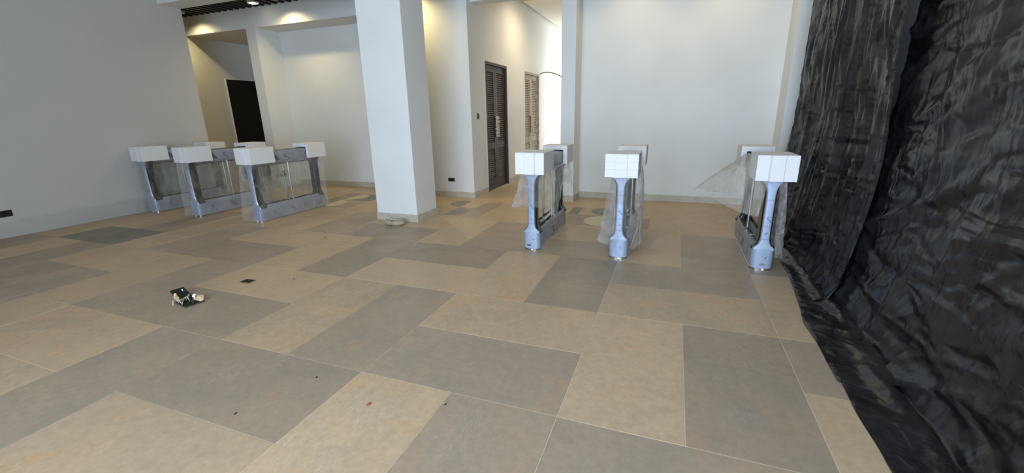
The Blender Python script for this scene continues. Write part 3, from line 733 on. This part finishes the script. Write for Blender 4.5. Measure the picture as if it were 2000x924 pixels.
bag('plastic_bag', 'clear crinkled plastic bag hanging to the floor before the back wall', -.452, 4.87, .118, .66, .85, .06,
    [(-.11, -.50, .22, -.22, .02, .20, .9), (.11, -.50, .2, .17, .03, .01, .4), (.11, 0, .25, .13, .0, .01, .35), (-.11, .2, .25, -.15, 0, .2, 1)], amp=.035, m=50, seed=2)
bag('plastic_bag', 'milky plastic bag blown out to the left of the turnstile beside the black sheeting', .853, 4.93, .118, .66, .99, .50,
    [(-.11, -.06, .30, -.50, -.06, .66, .7), (-.11, -.50, .16, -.02, 0, .50, 1)], amp=.02, m=30, seed=3, material=FILM_MILKY, keep=lambda px, py, t: px < .02 and py < .5 and (py > -.66))
bag('plastic_bag', 'clear plastic hanging on the sheeting side of the turnstile beside the black sheeting', .853, 4.93, .118, .66, .85, .12,
    [(.11, -.55, .2, .05, -.02, .16, 1.0)], amp=.028, m=40, seed=4, keep=lambda px, py, t: px > .03)
bag('plastic_bag', 'clear plastic bag over the turnstile against the left wall', -8.00, 4.98, .13, .70, .85, .03,
    [(-.10, -.62, .15, -.02, -.06, .03, .5)], amp=.022, m=44, seed=5, material=FILM_THIN)
bag('plastic_bag', 'clear plastic bag over the middle turnstile of the left row', -6.965, 4.98, .13, .70, .85, .03,
    [(-.10, -.62, .15, -.03, -.05, .03, .6)], amp=.022, m=44, seed=6, material=FILM_THIN)
bag('plastic_bag', 'clear plastic bag bulging at the front of the turnstile near the pillar', -5.625, 4.965, .13, .69, .85, .03,
    [(-.10, -.62, .16, -.05, -.06, .03, .4)], amp=.026, m=44, seed=7, material=FILM_THIN)

# ---------------------------------------------------------------- black plastic sheeting
def apron_x(y):
    K = [(-2, .93), (1.8, .949), (2.9, .951), (3.2, .955), (3.7, 1.012), (4.15, 1.062), (4.6, 1.07), (5.6, 1.12), (7.0, 1.3)]
    for (a, xa), (b, xb) in zip(K, K[1:]):
        if y <= b: return xa+(xb-xa)*(y-a)/(b-a)
    return K[-1][1]
def rid(a, b, c): return (1-min(1, abs(noise.noise(Vector((a, b, c*1.37))))*2.4))**2
def sheet(label, y0, y1, off, seed, style, ztop=3.3, hem=None, zlift=0, res=.017, tuck=True, amp=1.0):
    ny = int((y1-y0)/res); nz = 200; bm = bmesh.new(); rows = []
    for j in range(nz+1):
        t_ = j/nz; row = []
        for i in range(ny+1):
            y = y0+(y1-y0)*i/ny
            wall = 1.49-off+max(0, y-6.2)*.12
            foot = 1.32-off-.02*math.sin(y*2.1+seed)
            xa = apron_x(y) + (hem or 0)
            ap = foot-xa; tot = ztop+ap; s = t_*tot
            yj = y
            if s < ztop:
                z = ztop-s; k_ = max(0, 1-z/1.3)
                X = wall+(foot-wall)*k_**1.5
                wz = noise.noise(Vector((y*.8+seed, z*.8, 5)))*.35
                if style == 'far':
                    fv = .040*rid(y*4.2+z*.25+wz*.5, z*.30, seed)+.024*rid(y*10-z*.6+wz*.5, z*.5, seed+4)+.008*rid(y*21+z*1.0, z*1.2, seed+7)
                    fv += .03*noise.noise(Vector((y*1.7, z*.4, seed)))
                else:
                    u_, w_ = z+.50*y+wz*.6, y-.5*z
                    fv = .034*rid(u_*2.4, w_*.55, seed)+.018*rid(u_*6.0, w_*1.2, seed+3)+.030*rid(y*2.6+z*.12+wz*.4, z*.3, seed+6)+.006*rid(u_*13, w_*4, seed+9)
                    fv += (.04+.03*k_)*noise.noise(Vector((y*1.5, z*1.0, seed)))+.016*k_*rid(y*3.2-z*1.5, z*2.4+y, seed+2)
                X -= (fv*amp)*min(1, .35+(ztop-z)*.5) if y < 6.6 else fv*.35
                z = max(z, .012)
                if z < .14: X -= (.14-z)*.35
            else:
                d = (s-ztop)/max(ap, .01)
                X = foot-.045-(ap-.045)*d; ridge = max(0, 1-d)
                z = .008+.060*math.exp(-((d-.30+.12*noise.noise(Vector((y*1.3, 0, seed))))/.20)**2)*(.6+.9*noise.noise(Vector((y*2.2+seed, 1, 2))))*(1-d)
                z += .006*rid(y*3+X*4, X*6, seed)*(1-d*.6)
                if d > .97: z = .004
                X += noise.noise(Vector((y*2.6, 3, seed)))*.02*d
                z = max(z, .004)
            if style == 'far': yj = y+.085*z*(1-(y-y0)/(y1-y0))
            row.append(bm.verts.new((X, yj, z+zlift)))
        rows.append(row)
    for j in range(nz):
        for i in range(ny): bm.faces.new((rows[j][i], rows[j][i+1], rows[j+1][i+1], rows[j+1][i]))
    o = obj('black_sheet', bm, SHEET, smooth='all'); tag(o, label, 'plastic sheet', 'black plastic sheeting hung along the right side'); return o
sheet('black plastic sheet nearest the viewpoint, hanging at the right edge', -1.2, 2.72, .05, 11, 'near', amp=.75)
sheet('middle black plastic sheet hanging to the floor, deeply creased', 2.5, 3.95, .0, 5, 'near', amp=.7)
sheet('farthest black plastic sheet, taped to the white pilaster behind the turnstile', 3.64, 6.965, .055, 2, 'far', zlift=.004)
bm = bmesh.new(); L0, L1 = [], []
for i in range(161):
    z = 3.3*i/160; e0 = 1.515+.006*noise.noise(Vector((0, 0, z*14)))+.010*rid(z*5, 0, 3)
    L0.append([(e0, 6.974, z), (1.60, 6.974, z), (1.60, 6.9785, z), (e0, 6.9785, z)])
bm_loft(bm, L0); tag(obj('tape_strip', bm, SHEET, smooth=True), 'ragged black tape strip fixing the sheeting to the right pilaster', 'tape')

# ---------------------------------------------------------------- small things on the floor
# coil of cable by the pillar
e = empty('cable_coil', (-3.57, 4.80, 0)); tag(e, 'small coil of off-white cable on the floor before the square pillar', 'cable')
bm = bmesh.new(); pts = []
for i in range(7*36):
    a = i/36*2*math.pi; k_ = i/36
    rx = .135+.018*math.sin(k_*2.3)+.010*math.sin(a*3+k_); ry = .085+.016*math.cos(k_*3.1)
    pts.append((rx*math.cos(a)*(1+.02*math.sin(k_*5)), ry*math.sin(a)+.01*math.sin(k_*4), .010+.006*k_+.006*math.sin(a*2+k_*2)+.006))
bm_tube(bm, pts, .0065, 6); obj('cable_loops', bm, CABLE, e, smooth='all')
bm = bmesh.new(); bm_tube(bm, [(.01+.0*i, -.085+.030*math.cos(i*math.pi/6), .032+.028*math.sin(i*math.pi/6)) for i in range(13)], .004, 6); obj('tie', bm, PLASTIC_BLK, e)
# flush floor box; a flat black plate stands for its dark open hole
e = empty('floor_box', (-3.625, 2.575, 0), math.radians(2)); tag(e, 'small flush dark floor box set in a beige tile', 'floor box')
box('cavity_shade', -.052, .052, -.034, .034, .0006, .0022, BLACK, e)
ring('rim', -.058, .058, -.04, .04, .006, 0, .005, STEEL, e)
box('flap', -.045, .035, -.006, .020, .003, .008, PLASTIC_BLK, e)
# open floor box with wires and torn paper
e = empty('floor_box', (-3.72, 2.10, 0), math.radians(-12)); tag(e, 'open floor box with raised lid, wires and torn paper on a grey tile', 'floor box')
box('cavity_shade', -.03, .15, -.075, .055, .0006, .003, BLACK, e)  # flat black plate on the tile, painted as the shaded inside of the box
ring('rim', -.036, .156, -.081, .061, .006, 0, .009, STEEL, e)
bm = bmesh.new(); bm_loft(bm, [[(-.04, -.06, .006), (-.04, .05, .006), (-.17, .045, .065), (-.17, -.055, .065)], [(-.036, -.06, .013), (-.036, .05, .013), (-.166, .045, .073), (-.166, -.055, .073)]]); obj('lid', bm, GLOSSBLK, e)
for k in range(9):
    bm = bmesh.new(); P = []
    a = random.uniform(0, 6.28); x0, y0 = random.uniform(-.02, .13), random.uniform(-.06, .05)
    for i in range(8): P.append((x0+.010*i*math.cos(a+i*.25), y0+.008*i*math.sin(a+i*.2), .008+.035*math.sin(i/7*math.pi)*random.uniform(.7, 1.2)))
    bm_tube(bm, P, .004, 6); obj('wire', bm, (PLASTIC_BLK, CABLE, CARD)[k % 3], e, smooth='all')
for k in range(7):
    bm = bmesh.new(); x0, y0 = random.uniform(-.14, .15), random.uniform(-.075, .055); r = random.uniform(.018, .04); vs = []
    for i in range(7):
        a = i/7*6.28; vs.append(bm.verts.new((x0+r*math.cos(a)*random.uniform(.5, 1.2), y0+r*math.sin(a)*random.uniform(.5, 1.2), .018+random.uniform(0, .05))))
    cv = bm.verts.new((x0, y0, .035+random.uniform(0, .04)))
    for i in range(7): bm.faces.new((cv, vs[i], vs[(i+1) % 7]))
    o = obj('paper_scrap', bm, CARD if k % 3 else WHITE, e); sdm = o.modifiers.new('t', 'SOLIDIFY'); sdm.thickness = .0012
# tiny chips of debris
marks = [(-1.394, 1.50, 'reddish brown chip lying on the near beige tile', (150, 90, 60), .013), (-1.011, 1.632, 'dark pebble just below the long light joint, at a beige tile corner', (50, 42, 36), .007),
         (-2.0, 1.215, 'dark speck low on the near grey tile, left of the reddish chip', (40, 35, 30), .007), (-1.843, 1.599, 'dark pebble high on the near grey tile, left of the reddish chip', (44, 38, 32), .007),
         (-3.247, 2.758, 'tiny dark grit on the beige tile right of the flush floor box', (60, 50, 42), .007), (-4.035, 3.976, 'dark pebble on the beige tile left of the cable coil', (50, 44, 38), .010)]
for x, y, lab, col, r in marks:
    bm = bmesh.new(); n = 7
    bm_loft(bm, [[(r*q*math.cos(i/n*6.283)*random.uniform(.7, 1.1), r*q*1.3*math.sin(i/n*6.283)*random.uniform(.7, 1.1), z) for i in range(n)] for q, z in ((1, 0), (1, .002), (.5, .004))])
    tag(obj('debris_chip', bm, mat('chip', col, .8), loc=(x, y, 0)), lab, 'debris', 'bits of grit on the floor')
